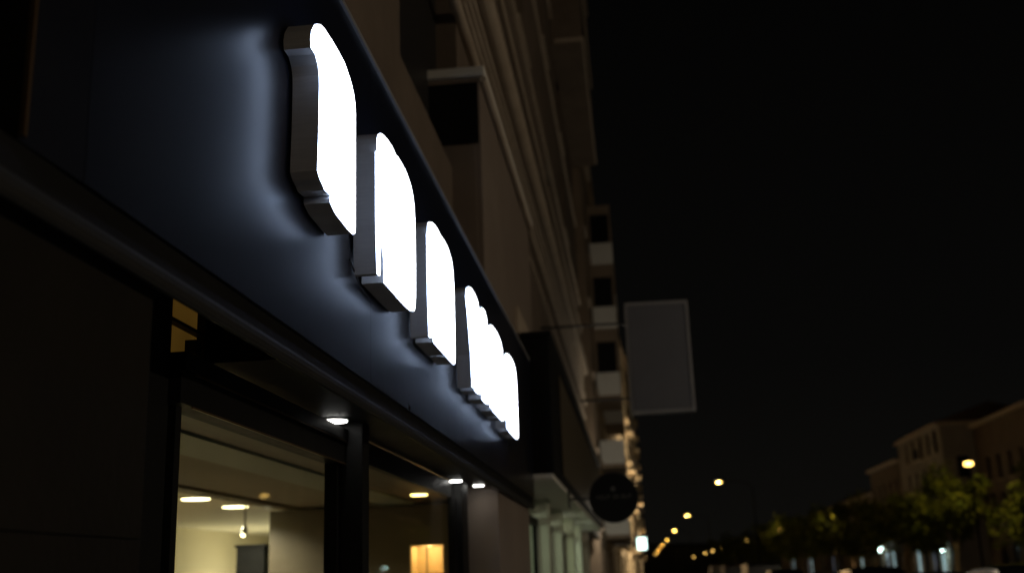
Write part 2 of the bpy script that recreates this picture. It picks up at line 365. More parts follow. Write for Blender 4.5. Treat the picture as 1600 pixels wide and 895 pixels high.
for y in (6.5,):
    downlight(-5.4, y, 2.449, .13, M['down_warm'], 'round ceiling light near the back wall of the shop', 'ceiling lights inside the shop', 150, (1, .88, .64), 'room_spot')
t = thing('hanging_spotlight', 'small spotlight hanging on a thin rod from the shop ceiling', 'spotlight', (-4.15, 11.35, 2.45))
MB().tube((-4.15, 11.35, 2.449), (-4.15, 11.35, 2.20), .012, n=8).build('rod', M['chrome'], t)
MB().tube((-4.15, 11.35, 2.21), (-4.15, 11.30, 2.13), .03, .045, 12).build('lamp_head', M['chrome'], t)
MB().tube((-4.15, 11.299, 2.129), (-4.15, 11.295, 2.122), .022, .022, 12).build('lens', M['down_warm'], t)
t = thing('fill_lamp', 'added fill lamp by the back wall inside the shop, unseen under the view through the window', 'lamp', (-5.6, 16.3, .03))
MB().tube((-5.6, 16.3, .03), (-5.6, 16.3, .06), .14, .14, 16).build('base', M['chrome'], t)
MB().tube((-5.6, 16.3, .06), (-5.6, 16.3, .75), .012, n=8).build('stem', M['chrome'], t)
MB().tube((-5.6, 16.3, .70), (-5.6, 16.3, .95), .10, .17, 20, caps=False).build('lamp_shade', M['in_ceil'], t)
light('fill_lamp_light', 'POINT', (-5.6, 16.3, .93), 80, (1, .88, .64), .06, parent=t)  # added uplight below the view, brightens the back wall
t = thing('pillar', 'dark brown square pillar inside the shop below the hanging spotlight', 'pillar', (-4.36, 12.27, .03))
MB().box(-4.52, -4.20, 12.12, 12.42, .03, 2.03).build('shaft', M['soffit_black'], t)
MB().box(-4.54, -4.18, 12.11, 12.44, 2.03, 2.06).build('cap', M['soffit_black'], t)

# ------------------------------------------------------------------ lit channel letters
def letter(name_label, outline, slots=()):
    ys = [p[0] for p in outline]; zs = [p[1] for p in outline]
    t = thing('sign_letter', name_label, 'sign letter', (FX, (min(ys)+max(ys))/2, min(zs)), 'lit letters on the navy sign band')
    x0, x1, x2 = FX+.010, -1.041, -1.033
    n = len(outline)
    r = MB(); r.add([(x0, y, z) for y, z in outline]+[(x1, y, z) for y, z in outline],
                    [(k, (k+1)%n, n+(k+1)%n, n+k) for k in range(n)]+[tuple(range(n-1, -1, -1))])
    r.build('return', M['letter_metal'], t)
    f = MB(); f.add([(x1, y, z) for y, z in outline]+[(x2, y, z) for y, z in outline],
                    [(k, (k+1)%n, n+(k+1)%n, n+k) for k in range(n)])
    f.build('acrylic_edge', M['letter_edge'], t)
    g = MB(); g.add([(x2, y, z) for y, z in outline], [tuple(range(n))]); g.build('face', M['letter_face'], t)
    cy = (min(ys)+max(ys))/2
    for yy, zz in ((cy-.12, 3.3), (cy+.12, 3.3), (cy+.15, 3.0)):
        MB().tube((FX, yy, zz), (x0, yy, zz), .012, n=8).build('spacer', M['chrome'], t)
    return t
def rnd(pts, it=2):
    """corner-cutting on the points flagged 1; the others stay sharp"""
    for _ in range(it):
        q = []
        n = len(pts)
        for k in range(n):
            y, z, r = pts[k]
            if not r: q.append((y, z, 0)); continue
            a = pts[k-1]; b = pts[(k+1) % n]
            q.append((y+(a[0]-y)*.25, z+(a[1]-z)*.25, 1)); q.append((y+(b[0]-y)*.25, z+(b[1]-z)*.25, 1))
        pts = q
    return [(y, z) for y, z, r in pts]
la = [(3.417,3.550),(3.46,3.572),(3.507,3.583),(3.62,3.590),(3.71,3.590),(3.796,3.586),(3.885,3.556),(3.935,3.525),(3.958,3.490),(3.970,3.445),(3.972,3.25),(3.974,2.958),(3.970,2.936),(3.955,2.925),
      (3.89,2.921),(3.724,2.926),(3.690,2.930),(3.636,2.946),(3.632,2.960),(3.640,2.974),(3.561,2.968),(3.533,2.980),(3.500,2.988),(3.470,3.008),(3.480,3.176),(3.482,3.340),(3.478,3.380),(3.463,3.412),(3.425,3.436),(3.375,3.436),(3.368,3.468),(3.379,3.505)][::-1]
letter('first lit white letter with a curved top, nearest the camera on the sign band', la)
def em(y0, y1, zb, zt, step=.028, s1=.10, s0=.03, top_notch=.42, slot2=None, lean=0., rb=.05):
    w = y1-y0; zs = 3.43
    p = [(y0+lean+.022, zb+.005, 0), (y0+lean, zb+.22, 0), (y0+lean*.4, zs-.12, 0), (y0, zs, 0), (y0+step, zs, 0), (y0+step+.004, zt-.035, 1), (y0+step+.07, zt+.005, 1), (y0+w*.36, zt+.025, 1)]
    if top_notch: p += [(y0+w*top_notch+.04, zt+.008, 0), (y0+w*top_notch+.07, zt+.018, 0)]
    p += [(y0+w*.74, zt+.020, 1), (y1-w*.07, zt-.03, 1), (y1-.004, zt-.14, 1), (y1, zb+.28, 0), (y1-.01, zb+rb, 1), (y1-.09, zb, 1)]
    if slot2:
        a = y0+w*slot2; p += [(a+.02, zb, 0), (a+.016, zb+.12, 0), (a-.016, zb+.12, 0), (a-.02, zb, 0)]
    a = y0+lean+.022+s0; p += [(a+s1, zb, 0), (a+s1, zb+.10, 0), (a+s1*.8, zb+.15, 0), (a+s1*.2, zb+.15, 0), (a, zb+.10, 0), (a, zb+.004, 0)]
    return rnd(p)
letter('second lit white letter, broad with one narrow gap at its foot', em(4.342, 5.175, 2.872, 3.555))
letter('third lit white letter, broad with two narrow gaps at its foot', em(5.53, 6.37, 2.852, 3.525, slot2=.64, rb=.0), )
letter('fourth lit white letter, leaning on its left side', em(6.905, 7.51, 2.838, 3.508, lean=.17, top_notch=0, s0=.03, s1=.09))
letter('narrow fifth lit white letter', rnd([(7.565,2.832,0),(7.565,3.45,1),(7.62,3.525,1),(7.80,3.53,1),(7.90,3.47,1),(7.905,2.95,0),(7.90,2.832,1)]))
letter('sixth lit white letter, last but one and broad', em(8.0, 8.86, 2.835, 3.492, top_notch=0, slot2=.6))
letter('last lit white letter at the far end of the sign band', em(9.06, 9.87, 2.812, 3.475, top_notch=0, slot2=.62, rb=.02))
tag(MB().path([(FX+.006, 4.30, 2.93), (FX+.012, 4.38, 2.885), (FX+.012, 4.46, 2.852), (FX+.008, 4.6, 2.84)], .004, 6).build('cable', M['cable']), 'thin black cable hanging under the second lit letter', 'cable')

# ------------------------------------------------------------------ apartment building above the shop
B1 = thing('apartment_building', 'tall brown apartment building above the lit sign, with mouldings and dark windows', 'building', (-1.6, 19, 0))
UX = -1.6
ops = [(7.5, 10.4, 5.55, 8.35)]
floors = [8.75, 11.35, 14.35, 17.6, 20.8, 24.0]
cols = [(4.6, 6.2), (17.5, 19.4), (24.0, 25.6), (30.1, 31.7)]
wl = []
for fz in floors:
    for i, (a, b) in enumerate(cols):
        z0 = fz+.05; z1 = fz+2.35
        if (fz < 11 and i != 2) or (i == 2 and fz < 12 and fz > 9): continue
        wl.append((a, b, z0, z1, i, fz)); ops.append((a, b, z0, z1))
b = MB(); facade(b, UX, 1, -4, 38.4, 4.09, 29, ops, .22)
b.quad((UX, 38.4, 4.09), (-12, 38.4, 4.09), (-12, 38.4, 29), (UX, 38.4, 29)); b.quad((UX, -4, 4.09), (-12, -4, 4.09), (-12, -4, 29), (UX, -4, 29)); b.quad((UX, -4, 29), (UX, 38.4, 29), (-12, 38.4, 29), (-12, -4, 29))
b.build('wall', M['stone'], B1)
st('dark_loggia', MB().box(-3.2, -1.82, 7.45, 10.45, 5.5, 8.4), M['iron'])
MB().box(-12, -1.92, -4, 38.4, 2.72, 4.058).build('floor_slab', M['soffit_black'], B1)
for a, bb, z0, z1, i, fz in wl:
    dark = (i, fz) in ((1, 11.35), (3, 14.35), (1, 14.35))
    window(B1, UX, 1, a, bb, z0, z1, .22, shut=0 if dark else (.96 if (i+int(fz)) % 3 else .5))
def ledge(z0, z1, x1, y0=-4, y1=38.4, m='stone2'):
    MB().box(UX-.05, x1, y0, y1, z0, z1).build('ledge', M[m], B1, bevel=min(.03, (z1-z0)/4))
for (xc, zc, r) in ((-1.50, 8.62, .13), (-1.55, 7.45, .06), (-1.56, 9.25, .05), (-1.56, 10.1, .04)):
    MB().tube((xc, -4, zc), (xc, 38.4, zc), r, r, 14).build('moulding', M['stone2'], B1)
ledge(8.30, 8.38, -1.54); ledge(8.84, 8.94, -1.55); ledge(7.72, 7.80, -1.52, 10.6); ledge(8.08, 8.16, -1.55, 10.6); ledge(6.9, 6.98, -1.55, 10.6)
ledge(11.08, 11.2, -1.52); ledge(14.1, 14.2, -1.53); ledge(17.35, 17.45, -1.52); ledge(20.55, 20.65, -1.52)
# first-floor enclosed bay (projects over the pavement)
by = thing('enclosed_bay', 'projecting enclosed bay with a pale capping just beyond the lit letters', 'bay', (-1.5, 12.4, 4.09))
MB().box(-1.9, -1.30, 9.92, 14.9, 4.09, 6.50).build('box_wall', M['bay'], by, bevel=.01)
MB().box(-1.9, -1.24, 9.86, 14.96, 6.502, 6.60).build('capping', M['white_paint'], by, bevel=.02)
MB().tube((-1.262, 9.9, 6.47), (-1.262, 14.9, 6.47), .035, .035, 10).build('pipe', M['stone2'], by)
MB().box(-1.86, -1.36, 9.905, 9.918, 4.2, 5.75).build('side_panel', M['bay'], by)
MB().box(-1.89, -1.32, 9.900, 9.918, 5.78, 6.44).build('side_window', M['dark_pane'], by)
# high enclosed bay at the far end of the block
b2 = thing('enclosed_bay', 'tall enclosed bay at the top far corner of the brown apartment building', 'bay', (-1, 33, 16.5))
MB().box(-1.598, -.70, 28.5, 38.38, 16.5, 29.2).build('box_wall', M['stone'], b2, bevel=.02)
for k in range(4): MB().box(-1.5, -.64, 28.46, 38.40, 16.55+k*3.1, 16.67+k*3.1).build('ledge', M['stone2'], b2, bevel=.02)
for k in range(4):
    for y in (29.6, 32.2, 34.8): MB().box(-.70, -.685, y, y+1.5, 17.2+k*3.1, 19.0+k*3.1).build('window', M['dark_pane'], b2)

# ------------------------------------------------------------------ neighbouring shop
sh2 = thing('neighbouring_shop', 'next shop along the street with a deep dark sign box over pale lit windows', 'shop', (-1.2, 20, 0))
MB().box(-1.25, -.91, 12.56, 29.0, 2.74, 4.36).build('sign_box', M['round_black'], sh2, bevel=.01)
MB().box(-.91, -.902, 14.2, 28.9, 2.86, 4.18).build('sign_face', M['in_dark'], sh2)
MB().box(-1.25, -.88, 12.54, 29.02, 4.362, 4.42).build('cap_flashing', M['black_metal'], sh2)
MB().box(-1.6, -.93, 12.56, 29.0, 2.68, 2.738).build('soffit', M['white_paint'], sh2)
MB().box(-1.9, -1.262, 12.54, 38.3, 4.42, 4.75).build('ledge', M['stone2'], sh2)
MB().box(-1.598, -1.255, 12.54, 38.3, 2.742, 4.086).build('lintel_wall', M['stone'], sh2)
for y in (12.6, 15.9, 18.6, 22.0, 24.9, 28.6):
    MB().box(-1.6, -1.27, y, y+.42, 0, 2.678).build('pier', M['bay'] if y < 13 or y > 28 else M['shop2_wall'], sh2, bevel=.01)
for a, bb in ((13.02, 15.9), (16.32, 18.6), (19.02, 22.0), (22.42, 24.9), (25.32, 28.6)):
    f = MB().box(-1.50, -1.44, a, a+.06, 0, 2.3).box(-1.50, -1.44, bb-.06, bb, 0, 2.3).box(-1.50, -1.42, a, bb, 2.30, 2.40).build('window', M['black_metal'], sh2)
    MB().box(-1.475, -1.467, a+.06, bb-.06, .1, 2.3).build('glass', M['glass'], f)
st('neighbouring_shop_room', MB().box(-4.1, -4.0, 12.6, 29, 0, 2.68).box(-4.0, -1.62, 12.5, 12.6, 0, 2.68).box(-4.0, -1.62, 29, 29.1, 0, 2.68).box(-4.0, -1.61, 12.6, 29, 2.6, 2.679).box(-4, -1.61, 12.6, 29, 0, .02), M['shop2_wall'])
for y in (14.8, 17.6, 20.6, 23.6, 27.0):
    light('neighbour_room_light', 'POINT', (-2.4, y, 2.3), 13, (.95, 1, .78), .15); light('neighbour_soffit_light', 'SPOT', (-1.2, y-.6, 2.62), 9, (.95, 1, .80), .06, 2.9, (-1.3, y, 0))
for (x, y, z, r, lab) in ((-1.58, 18.9, 2.18, .07, 'white globe lamp inside the first pale window of the next shop'), (-1.62, 24.3, 2.05, .07, 'white globe lamp inside a farther pale window of the next shop')):
    t = thing('globe_lamp', lab, 'lamp', (x, y, z), 'globe lamps in the next shop')
    MB().ell((x, y, z), r, r, r).build('globe', M['down_white'], t, smooth=True); MB().tube((x, y, z+r), (x, y, 2.59), .01, n=6).build('rod', M['chrome'], t)

# round hanging sign
rs = thing('round_sign', 'round matt black hanging sign with faint grey lettering on a wall arm', 'sign', (-.3, 15.3, 2.62))
MB().tube((-.30, 15.27, 2.615), (-.30, 15.33, 2.615), .345, .345, 48).build('disc', M['round_black'], rs, bevel=.006)
MB().tube((-.30, 15.262, 2.615), (-.30, 15.27, 2.615), .345, .33, 48, caps=False).build('rim', M['iron'], rs)
lt = MB(); xx = -.30-.235
for k, w in enumerate((.035, .04, .03, .042, .0, .05, .036, .04, .03, .04)):
    if w:
        lt.box(xx, xx+.010, 15.266, 15.2695, 2.60, 2.655)
        if k % 2: lt.box(xx+.010, xx+w, 15.266, 15.2695, 2.645, 2.655)
        if k % 3: lt.box(xx+.010, xx+w, 15.266, 15.2695, 2.60, 2.610)
        if k in (0, 3, 5, 7, 9): lt.box(xx+w-.010, xx+w, 15.266, 15.2695, 2.61, 2.645)
    xx += (w or .02)+.013
tag(lt.build('lettering', M['faint_paint'], rs), kind='stuff')
MB().tube((-.30, 15.2695, 2.735), (-.30, 15.266, 2.735), .035, .035, 16).build('emblem', M['faint_paint'], rs)
MB().box(-.91, -.62, 15.28, 15.32, 2.60, 2.63).build('arm', M['iron'], rs)
MB().box(-.93, -.905, 15.22, 15.38, 2.50, 2.745).build('wall_plate', M['iron'], rs)

# rectangular blade sign
bs = thing('blade_sign', 'big rectangular dark grey sign with a pale frame jutting over the street', 'sign', (.6, 20, 4.41))
MB().box(.075, 1.155, 19.94, 20.06, 4.475, 6.455).build('panel', M['sign_grey'], bs)
MB().box(.02, .07, 19.92, 20.08, 4.41, 6.52).box(1.16, 1.205, 19.92, 20.08, 4.41, 6.52).box(.07, 1.16, 19.92, 20.08, 6.46, 6.52).box(.07, 1.16, 19.92, 20.08, 4.41, 4.47).build('frame', M['sign_frame'], bs, bevel=.008)
for z in (4.72, 6.15):
    MB().box(-1.6 if z > 5 else -.90, .02, 19.98, 20.02, z-.02, z+.02).build('arm', M['iron'], bs)

balcony_fill = thing('wall_or_fill_lamp', 'added fill lamp for the far balconies, hidden behind the round black sign', 'lamp', (-.6, 37.4, 3.5))  # added lamp, kept out of sight, lifts the white balconies beyond
MB().box(-1.6, -.62, 37.38, 37.42, 3.60, 3.63).build('arm', M['iron'], balcony_fill)
MB().tube((-.58, 37.4, 3.40), (-.58, 37.4, 3.58), .07, .07, 14).build('lens', M['down_warm'], balcony_fill)
light('wall_or_fill_light', 'POINT', (-.55, 37.55, 3.75), 150, (1, .88, .70), .1, parent=balcony_fill)

# small lit box sign far down the pavement
ps = thing('box_sign', 'small glowing cyan white box sign on the left pavement far down the street', 'sign', (.14, 42, 2.3))
MB().box(-.03, .31, 41.95, 42.05, 2.42, 2.86).build('light_box', M['cross_box'], ps, bevel=.02)
MB().box(-.9, -.03, 41.98, 42.02, 2.62, 2.66).build('arm', M['iron'], ps)

# ------------------------------------------------------------------ buildings farther along the left side
def left_building(lab, X, Y0, Y1, H, m, balc=None, depth=12, white=True, step=4.2, bdepth=.95, turn=0.):
    t = thing('apartment_building', lab, 'building', (X, Y0, 0), 'apartment buildings along the left side')
    fl = [2.95+2.85*k for k in range(int((H-3.8)/2.85))]
    ws = []
    y = Y0+1.2
    while y+1.5 < Y1:
        for z in fl: ws.append((y, y+1.3, z+.25, z+2.35))
        y += step
    ws += [(Y0+1+k*4.2, Y0+3.9+k*4.2, 0, 2.6) for k in range(int((Y1-Y0-2)/4.2))]
    b = MB(); facade(b, X, 1, Y0, Y1, 0, H, ws, .2)
    b.quad((X, Y0, 0), (X-depth, Y0, 0), (X-depth, Y0, H), (X, Y0, H)); b.quad((X, Y1, 0), (X-depth, Y1, 0), (X-depth, Y1, H), (X, Y1, H)); b.quad((X, Y0, H), (X, Y1, H), (X-depth, Y1, H), (X-depth, Y0, H))
    b.build('wall', m, t)
    MB().box(X-.3, X+.25, Y0, Y1, H, H+.25).build('cornice', M['stone2'], t)
    for w in ws: window(t, X, 1, *w, .2, sill=w[2] > 1)
    if balc:
        for k, z in enumerate(fl):
            for (a, c) in balc:
                s = MB().box(X+.002, X+bdepth, a, c, z, z+.16).build('balcony', m, t)
                if white == 'solid' or (white and k % 1 == 0):
                    MB().box(X+bdepth-.06, X+bdepth, a, c, z+.16, z+1.12).box(X+.002, X+bdepth-.06, a, a+.06, z+.16, z+1.12).box(X+.002, X+bdepth-.06, c-.06, c, z+.16, z+1.12).build('parapet', M['white_paint'], s)
                    if k >= 2:
                        for yy in (a+.01, c-.09):
                            g = MB()
                            for xx in (X+.01, X+bdepth-.10): g.box(xx, xx+.08, yy, yy+.08, z+1.121, z+2.85)
                            g.box(X+.005, X+bdepth-.015, yy-.005, yy+.085, z+2.45, z+2.846); g.build('gallery_frame', M['facade2'], s)
                        MB().box(X+.06, X+bdepth-.06, a+.10, a+.11, z+1.0, z+2.84).build('pane', M['dark_pane'], s)
                else:
                    r = MB().box(X+bdepth-.04, X+bdepth, a, c, z+1.04, z+1.1).box(X+.002, X+bdepth, a, a+.04, z+1.04, z+1.1)
                    n = int((c-a)/.16)
                    for q in range(n+1): r.box(X+bdepth-.03, X+bdepth-.01, a+.01+(c-a-.04)*q/n, a+.03+(c-a-.04)*q/n, z+.16, z+1.04)
                    for q in range(6): r.box(X+bdepth*q/6+.01, X+bdepth*q/6+.03, a+.01, a+.03, z+.16, z+1.04)
                    r.build('railing', M['iron'], s)
    t.rotation_euler = (0, 0, -turn)
    return t
left_building('brown building with a stack of white solid balconies at its near end', -1.31, 38.6, 62, 18.7, M['facade2'], [(45, 48.5), (54, 57.5)], bdepth=1.0)
left_building('cream building catching warm street light, with iron balconies', -1.22, 62.2, 92, 17.6, M['facade3'], [(64, 67), (72, 75), (80, 83)], white=False, bdepth=.6, turn=.040)
left_building('taller cream building far down the left side, beyond the cream one', -.02, 92.4, 128, 19.5, M['facade3'], [(95, 99), (106, 110), (118, 122)], white=False, bdepth=.6, turn=.008)
left_building('last and smallest looking pale building at the end of the left side', 0.28, 128.4, 175, 18, M['facade4'], [(133, 137), (148, 152)], white=False, bdepth=.6, turn=.005)

# ------------------------------------------------------------------ street lamps
def make_lamp(lab, power):
    t = thing('street_lamp', lab, 'street lamp', (0, 0, 0), 'tall street lamps along the left kerb')
    MB().tube((2.45, 0, 0), (2.45, 0, .5), .11, .10, 12).build('base', M['pole'], t)
    MB().tube((2.45, 0, .5), (2.45, 0, 6.9), .07, .035, 10).build('pole', M['pole'], t)
    MB().path([(2.45, 0, 6.85), (2.2, 0, 7.2), (1.4, 0, 7.42), (.3, 0, 7.48)], .022).build('arm', M['pole'], t)
    MB().ell((.22, 0, 7.44), .34, .17, .09).build('lamp_head', M['pole'], t, smooth=True)
    MB().ell((.22, 0, 7.385), .22, .13, .06).build('lens', M['lamp_led'], t, smooth=True)
    light('street_light', 'SPOT', (.26, 0, 7.30), power, (1, .75, .46), .2, 2.75, (-5, 0, 7.0), t)
    return t
ll = ['nearest and highest lit street lamp over the left kerb', 'second lit street lamp down the left kerb, by a faint pole', 'third lit street lamp down the left kerb',
      'fourth lit street lamp down the left kerb', 'fifth lit street lamp down the left kerb', 'sixth lit street lamp down the left kerb', 'seventh lit street lamp down the left kerb', 'farthest lit street lamp down the left kerb']
lamp0 = make_lamp(ll[0], 8500)
for k in range(8):
    o = lamp0 if k == 0 else copy_tree(lamp0)
    o['label'] = ll[k]; o.location = (5.55 if k == 0 else 5.3, 76+45*k, 0)
for y in (-14,):
    o = copy_tree(lamp0); o['label'] = 'street lamp on the left kerb behind the viewpoint, out of the photograph'; o.location = (5.35, y, 0)
    for ch in o.children:
        if ch.type == 'LIGHT': ch.data = ch.data.copy(); ch.data.energy = 500

def make_lantern(lab, power):
    t = thing('street_lantern', lab, 'street lamp', (0, 0, 0), 'lantern posts along the far pavement')
    MB().tube((0, 0, 0), (0, 0, .7), .13, .08, 12).build('base', M['pole'], t)
    MB().tube((0, 0, .7), (0, 0, 6.08), .06, .045, 10).build('pole', M['pole'], t)
    MB().tube((0, 0, 6.06), (0, 0, 6.20), .06, .22, 14).build('cup', M['pole'], t)
    MB().ell((0, 0, 6.33), .23, .23, .115).build('globe', M['lantern_led'], t, smooth=True)
    MB().tube((0, 0, 6.44), (0, 0, 6.58), .30, .05, 16).build('hood', M['pole'], t)
    light('lantern_light', 'POINT', (.11, .36, 6.30), power, (1, .72, .30), .08, parent=t)
    return t
rl = ['bright yellow lantern lamp standing above the trees at the right edge', 'second yellow lantern down the far pavement, small over dark trees', 'third yellow lantern down the far pavement',
      'fourth yellow lantern down the far pavement', 'fifth yellow lantern down the far pavement', 'sixth tiny yellow lantern down the far pavement', 'yellow lantern half hidden in the trees between the second and third', 'small yellow lantern between the third and fourth', 'tiny yellow lantern between the fourth and fifth']
lan0 = make_lantern(rl[0], 330)
for k, (x, y) in enumerate(((16.95, 57.6), (18.4, 105), (18.6, 193), (19.2, 263), (19.4, 330), (19.4, 400), (19.0, 150), (19.1, 226), (19.3, 295))):
    o = lan0 if k == 0 else copy_tree(lan0); o['label'] = rl[k]; o.location = (x, y, 0)
for (x, y, pw, lab) in ((17.6, 8, 1150, 'lantern on the far pavement outside the right edge of the photograph'), (17.6, -12, 900, 'lantern on the far pavement behind the viewpoint')):
    o = copy_tree(lan0); o['label'] = lab; o.location = (x, y, 0)
    for ch in o.children:
        if ch.type == 'LIGHT': ch.data = ch.data.copy(); ch.data.energy = pw; ch.data.color = (1, .82, .60)

# ------------------------------------------------------------------ buildings across the road
def right_building(lab, X, Y0, Y1, H, m, roof=True, lit=()):
    t = thing('townhouse', lab, 'building', (X+4, (Y0+Y1)/2, 0), 'buildings across the road')
    fl = [4.6+3.2*k for k in range(int((H-4.6)/3.1))]
    ws = []; y = Y0+1.3
    while y+1.3 < Y1:
        for z in fl: ws.append((y, y+1.15, z+.5, z+2.7))
        y += 2.9
    gs = []; y = Y0+.6
    while y+2.2 < Y1: gs.append((y, y+1.9, 0, 2.9)); y += 3.1
    b = MB(); facade(b, X, -1, Y0, Y1, 0, H, ws+gs, .2)
    b.quad((X, Y0, 0), (X+11, Y0, 0), (X+11, Y0, H), (X, Y0, H)); b.quad((X, Y1, 0), (X+11, Y1, 0), (X+11, Y1, H), (X, Y1, H))
    b.build('wall', m, t)
    MB().box(X-.45, X+11.4, Y0-.002, Y1, H, H+.32).build('cornice', M['stone2'], t)
    MB().add([(X-.4, Y0, H+.32), (X-.4, Y1, H+.32), (X+11.3, Y1, H+.32), (X+11.3, Y0, H+.32), (X+5, Y0+1, H+2.2), (X+5, Y1-1, H+2.2)], [(0,1,5,4), (2,3,4,5), (0,4,3), (1,2,5)]).build('roof', M['tile'], t)
    for w in ws: window(t, X, -1, *w, .2)
    for k, w in enumerate(gs):
        pm = M['cyan_shop'] if k in lit else (M['blue_shop'] if (k-1) in lit else (M['amber_dot'] if k % 7 == 5 and Y0 > 110 else M['dark_pane']))
        window(t, X, -1, *w, .2, pane=pm, sill=False)
    for z in fl[:1]: MB().box(X-.2, X-.001, Y0, Y1, z-.25, z-.05).build('ledge', M['stone2'], t)
    for w in ws[::4]:
        s = MB().box(X-.55, X-.002, w[0]-.25, w[1]+.25, w[2]-.12, w[2]-.02).build('balcony', M['stone2'], t)
        r = MB().box(X-.53, X-.50, w[0]-.23, w[1]+.23, w[2]+.95, w[2]+1.0)
        for q in range(9): r.box(X-.53, X-.50, w[0]-.23+q*.2, w[0]-.20+q*.2, w[2]-.02, w[2]+.95)
        r.build('railing', M['iron'], s)
    return t
rb1 = right_building('brown townhouse at the right edge across the road, with dark upright windows', 31.6, 62, 104.6, 13.4, M['facade5'], lit=())
rb2 = right_building('pale corner building across the road, standing forward of the brown one', 28.7, 105, 122, 13.9, M['facade4'], lit=(1, 4))
MB().box(29.9, 31.0, 104.985, 105.0, 9.0, 11.0).build('window', M['dark_pane'], rb2)
right_building('low dim building beyond the pale corner building across the road', 28.6, 122.3, 137, 12.2, M['facade5'], lit=(2,))
right_building('farther grey building across the road, nearly lost in the dark', 28.6, 137.3, 175, 9.6, M['facade5'], lit=(3, 9))
right_building('farthest dark building across the road', 28.8, 175.3, 230, 8.6, M['facade5'], lit=(5, 12))
for (x, y, z, lab) in ((28.2, 134, 3.15, 'cool white globe light over a shop doorway across the road, left of two'), (28.2, 107.5, 2.7, 'cool white globe light over a shop doorway across the road, right of two')):
    t = thing('wall_or_fill_lamp', lab, 'lamp', (x, y, z), 'cool white lamps across the road')
    MB().ell((x, y, z), .25, .25, .25).build('globe', M['globe'], t, smooth=True); MB().box(x, x+.5, y-.04, y+.04, z-.04, z+.04).build('arm', M['iron'], t)
    light('wall_or_fill_light', 'POINT', (x-.6, y-.3, z), 60, (.7, 1, .92), .2, parent=t)
for (y0, y1, w_) in ((66, 70, 'nearest'), (74, 78.5, 'middle'), (84, 88, 'farthest')):
    t = thing('shop_awning', w_+' of three brown canvas awnings on the brown townhouse across the road', 'awning', (31.5, y0, 2.9), 'brown awnings across the road')
    MB().add([(31.59, y0, 3.7), (31.59, y1, 3.7), (30.2, y1, 3.05), (30.2, y0, 3.05), (30.2, y0, 2.8), (30.2, y1, 2.8), (31.59, y0, 3.6), (31.59, y1, 3.6)], [(0,1,2,3), (3,2,5,4), (4,5,7,6), (0,3,4,6), (1,7,5,2)]).build('canvas', M['awning'], t)

# ------------------------------------------------------------------ trees
def make_tree(seed, h=6.6, r=2.5, n=4600):
    rd = random.Random(seed)
    t = thing('plane_tree', 'x', 'tree', (0, 0, 0), 'street trees along the far pavement')
    tk = MB(); pts = [Vector((0, 0, 0))]
    for k in range(5): pts.append(Vector((rd.uniform(-.12, .12)*(k+1)*.5, rd.uniform(-.12, .12)*(k+1)*.5, h*.11*(k+1))))
    for k in range(5): tk.tube(pts[k], pts[k+1], .17-.018*k, .17-.018*(k+1), 9, caps=(k == 0))
    tk.build('trunk', M['bark'], t, smooth=True)
    lb = MB(); tips = []
    for k in range(9):
        a = 2*math.pi*k/9+rd.uniform(-.3, .3); s = pts[rd.choice((3, 4, 5))]
        e = s+Vector((math.cos(a)*r*rd.uniform(.4, .8), math.sin(a)*r*rd.uniform(.4, .8), h*rd.uniform(.12, .38)))
        m_ = s.lerp(e, .5)+Vector((0, 0, .25)); lb.tube(s, m_, .06, .04, 6, False); lb.tube(m_, e, .04, .015, 6, False); tips += [m_, e]
    tips.append(pts[-1]+Vector((0, 0, h*.3)))
    lb.build('limb', M['bark'], t)
    cl = [(p+Vector((rd.gauss(0, .35), rd.gauss(0, .35), rd.gauss(0, .3))), rd.uniform(.55, 1.05)) for p in tips for _ in range(2)]
    cr = MB()
    for _ in range(n):
        c, q = rd.choice(cl); d = Vector((rd.gauss(0, 1), rd.gauss(0, 1), rd.gauss(0, .8))).normalized()*q*rd.uniform(.45, 1.0)
        p = c+d; s = rd.uniform(.09, .19)
        u = Vector((rd.gauss(0, 1), rd.gauss(0, 1), rd.gauss(0, .6))).normalized(); v = u.cross(Vector((rd.gauss(0, 1), rd.gauss(0, 1), rd.gauss(0, 1)))).normalized()
        cr.add([p-u*s, p+v*s*.55, p+u*s, p-v*s*.55], [(0, 1, 2, 3)])
    tag(cr.build('crown', M['leaf'], t), kind='stuff')
    return t
protos = [make_tree(3, 6.8, 2.7), make_tree(11, 7.4, 3.2), make_tree(23, 6.6, 2.9)]
tl = ['street tree with a thin lit trunk, left of the yellow lantern', 'street tree at the right edge under the yellow lantern, nearest of its row', 'street tree with leaves lit yellow green, behind the lantern post']
spots = [(16.9+.3, 63, 0, .98), (20.6, 52.0, 1, .92), (19.6, 46, 2, .95), (20.8, 60, 2, .92), (18.2, 71, 1, .95), (18.3, 79, 2, 1.0), (18.2, 88, 0, 1.0), (18.3, 96, 1, 1.0), (18.2, 106, 2, 1.1), (18.3, 115, 0, 1.1), (18.2, 127, 1, 1.1), (18.2, 138, 2, 1.1), (18.2, 152, 0, 1.2), (18.2, 166, 1, 1.2), (18.2, 190, 2, 1.2), (18.2, 215, 0, 1.2), (18.2, 245, 1, 1.2)]
names = ['thin trunked tree with leaves lit yellow green, left of the bright lantern', 'tree close under the bright yellow lantern at the right edge', 'rightmost tree of the row, cut by the frame edge', 'tree behind the lantern post, against the brown townhouse',
         'tree just beyond the thin trunked lit one', 'tree in front of the pale corner building', 'tree left of the cool white shop lamps', 'tree beneath the second yellow lantern', 'tree just left of the second yellow lantern', 'tree two places beyond the second yellow lantern']
used = set()
